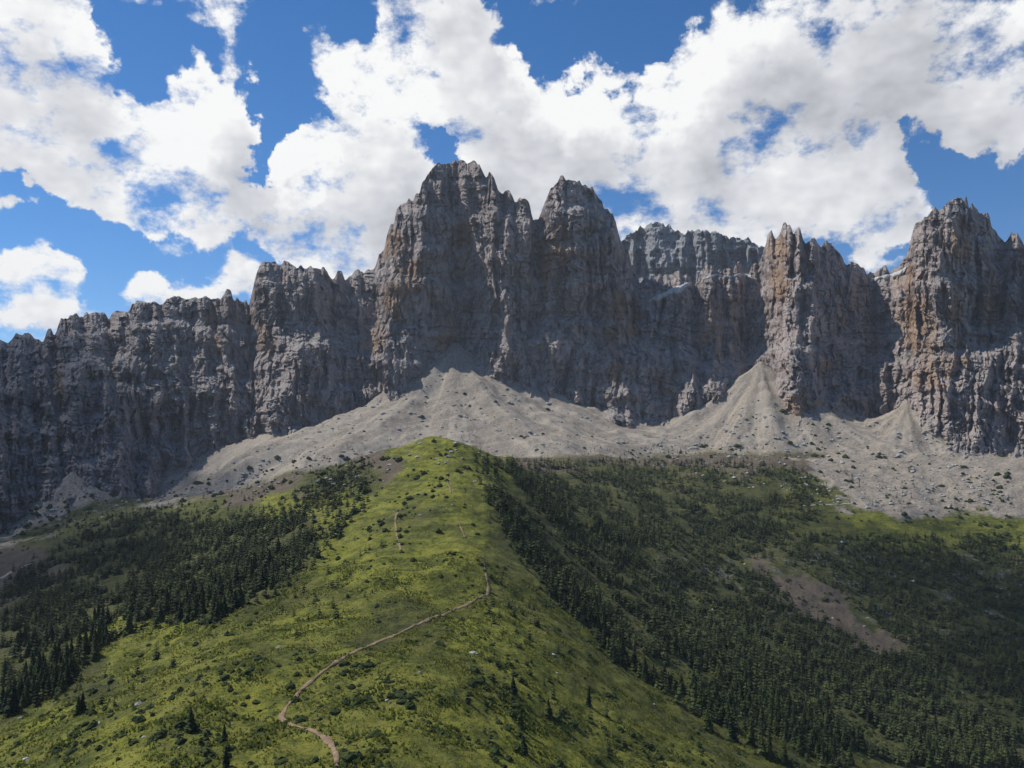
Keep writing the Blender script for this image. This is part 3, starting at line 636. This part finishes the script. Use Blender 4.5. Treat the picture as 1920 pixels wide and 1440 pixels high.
for b_ in range(3):
    a_ = rng.uniform(0, 6.28, len(sel)); c_, s2_ = np.cos(a_), np.sin(a_); w_ = hgt_*rng.uniform(.5, 1.0, len(sel)); ln = hgt_*rng.uniform(-.5, .5, len(sel)); o_ = rng.uniform(-.2, .2, (2, len(sel)))
    q = [np.stack([gx+o_[0]+c_*w_*u-s2_*ln*v, gy+o_[1]+s2_*w_*u+c_*ln*v, gz-.06+hgt_*v+.06*(v == 0)*0], -1) for u, v in ((-.5, 0), (.5, 0), (.35, 1), (-.2, .85))]
    VA.append(np.stack(q, 1).reshape(-1, 3))
VA = np.concatenate(VA); FA = np.arange(len(VA)).reshape(-1, 4)
tag(link('grass', mesh_np('grass', VA, FA, M_tuft)), 'short tufted alpine grass covering the near ridge', 'grass', kind='stuff')
# dwarf pine and juniper cushions
SH = [([(0,1345),(220,1235),(480,1120),(640,1000),(880,900),(960,1050),(1200,1250),(1450,1440),(0,1440)], 1300), ([(560,860),(740,850),(900,830),(900,900),(760,1000),(560,1000)], 300), ([(1150,850),(1900,850),(1900,1000),(1200,960)], 420), ([(0,940),(300,900),(640,850),(600,960),(0,1040)], 500), ([(300,920),(700,760),(1000,720),(1250,850)], 60), ([(1150,850),(1440,740),(1680,860)], 60), ([(1000,1000),(1920,1000),(1920,1440),(1400,1400)], 2600)]
ico = []
for k in range(5):
    VV, Fc = [], []
    for t_ in range(4):
        th = np.linspace(0, 2*math.pi, 7)[:-1]+random.random()
        r_ = [.55, .5, .32, .05][t_]; zz = [0, .22, .42, .52][t_]
        for a_ in th: VV.append((r_*math.cos(a_)*random.uniform(.7, 1.25), r_*math.sin(a_)*random.uniform(.7, 1.25), zz*random.uniform(.75, 1.2)))
    for t_ in range(3):
        for a_ in range(6): Fc.append((t_*6+a_, t_*6+(a_+1) % 6, t_*6+6+(a_+1) % 6, t_*6+6+a_))
    ico.append((np.array(VV, np.float32), np.array(Fc)))
def scatter(regs, smin, smax, zs=1.0, cl_th=None):
    VA, FA, b = [], [], 0
    for poly, n in regs:
        xs = [p[0] for p in poly]; ys = [p[1] for p in poly]; k = 0; t = 0
        while k < n and t < n*10:
            t += 1; p = (random.uniform(min(xs), max(xs)), random.uniform(min(ys), max(ys)))
            if not inside(p, poly): continue
            P3 = hit(*p)
            if P3 is None: continue
            if cl_th is not None and float(fbm(np.array([P3.x/16]), np.array([P3.y/16]), np.array([0.]), 2, 420)[0]) < random.uniform(cl_th, .75): continue
            v, f = ico[random.randrange(5)]; a_ = random.uniform(0, 6.28); s_ = random.uniform(smin, smax)*random.choice((.35, .5, .7, 1, 1.3, 1.9))*max(.7, P3.y/500)
            c_, n__ = math.cos(a_), math.sin(a_); ex = random.uniform(.8, 1.5)
            VA.append(np.stack([P3.x+(v[:, 0]*c_*ex-v[:, 1]*n__)*s_, P3.y+(v[:, 0]*n__*ex+v[:, 1]*c_)*s_, ground_z(P3.x, P3.y)-.1+v[:, 2]*s_*zs], -1)); FA.append(f+b); b += len(v); k += 1
    return np.concatenate(VA), np.concatenate(FA)
v, f = scatter(SH, .9, 2.2, 1, -.3)
tag(link('shrubs', mesh_np('shrubs', v, f, M_shrub)), 'low dark dwarf pine cushions dotted over the grass and scree', 'shrubs', kind='stuff')
v, f = scatter([([(0,940),(350,900),(840,690),(1250,830),(900,860),(0,1000)], 700), ([(560,870),(960,850),(960,980),(700,960)], 60), ([(1150,860),(1440,740),(1700,800),(1900,880),(1900,960),(1560,950)], 900), ([(0,1300),(500,1050),(900,1060),(1460,1440),(0,1440)], 40), ([(1200,1000),(1920,1020),(1920,1240),(1400,1260)], 60)], .6, 1.6, .8)
tag(link('rubble', mesh_np('rubble', v, f, M_stone)), 'pale loose stones strewn over the scree and slopes', 'rubble', kind='stuff')

# ------------------------------------------------------------------ thin mountain air
hm = bpy.data.materials.new('air'); hm.use_nodes = True; ht = hm.node_tree; ht.nodes.clear()
pv = mk(ht.nodes, 'ShaderNodeVolumePrincipled'); pv.inputs['Color'].default_value = (.80, .88, 1, 1); pv.inputs['Density'].default_value = .000042
ho = mk(ht.nodes, 'ShaderNodeOutputMaterial'); ht.links.new(pv.outputs[0], ho.inputs['Volume'])
hx0, hy0, hz0, hz1 = 9600, 9600, -600, 900
VV = [(sx_*hx0, sy_*hy0, z_) for z_ in (hz0, hz1) for sx_, sy_ in ((-1,-1),(1,-1),(1,1),(-1,1))]
hme = bpy.data.meshes.new('haze'); hme.from_pydata(VV, [], [(3,2,1,0),(4,5,6,7),(0,1,5,4),(1,2,6,5),(2,3,7,6),(3,0,4,7)]); hme.materials.append(hm)
tag(link('haze', hme), 'thin bluish mountain air', 'haze', kind='stuff')

# ------------------------------------------------------------------ cumulus out of view, added to shade the left and right slopes
cm_ = bpy.data.materials.new('shade_cloud_vapour'); cm_.use_nodes = True; ct = cm_.node_tree; ct.nodes.clear()
pv = mk(ct.nodes, 'ShaderNodeVolumePrincipled'); pv.inputs['Color'].default_value = (1, 1, 1, 1); pv.inputs['Density'].default_value = .0048
co = mk(ct.nodes, 'ShaderNodeOutputMaterial'); ct.links.new(pv.outputs[0], co.inputs['Volume'])
for k, (tx, ty, tz, rx, ry, lab) in enumerate((  # ground point under the shade, radii
    (-520, 640, -90, 240, 250, 'soft white cumulus out of view, added to shade the lower left forest'),
    (-860, 1180, 130, 300, 260, 'broad white cumulus out of view, added to shade the left cliffs'),
    (500, 590, -130, 270, 290, 'broad white cumulus out of view, added to shade the valley on the right'))):
    D = (1500-tz)/sd.z; cx, cy, cz = tx+sd.x*D, ty+sd.y*D, 1500.0
    u = np.linspace(0, math.pi, 40)[:, None]; v = np.linspace(0, 2*math.pi, 81)[None, :]
    nx_, ny_, nz_ = np.sin(u)*np.cos(v), np.sin(u)*np.sin(v), np.cos(u)+0*v
    r_ = 1+.34*fbm(nx_*2.1+k*7, ny_*2.1, nz_*2.1, 5, 500+k, .6)
    V = np.stack([nx_*rx*r_, ny_*ry*r_, np.where(nz_ > 0, nz_*190, nz_*70)*r_], -1).reshape(-1, 3)
    me = mesh_np('cloud', V, grid_faces(40, 81)[:, ::-1], cm_, True); c_o = link('cloud', me); c_o.location = (cx, cy, cz)
    tag(c_o, lab, 'cloud', 'unseen cumulus added for shade')
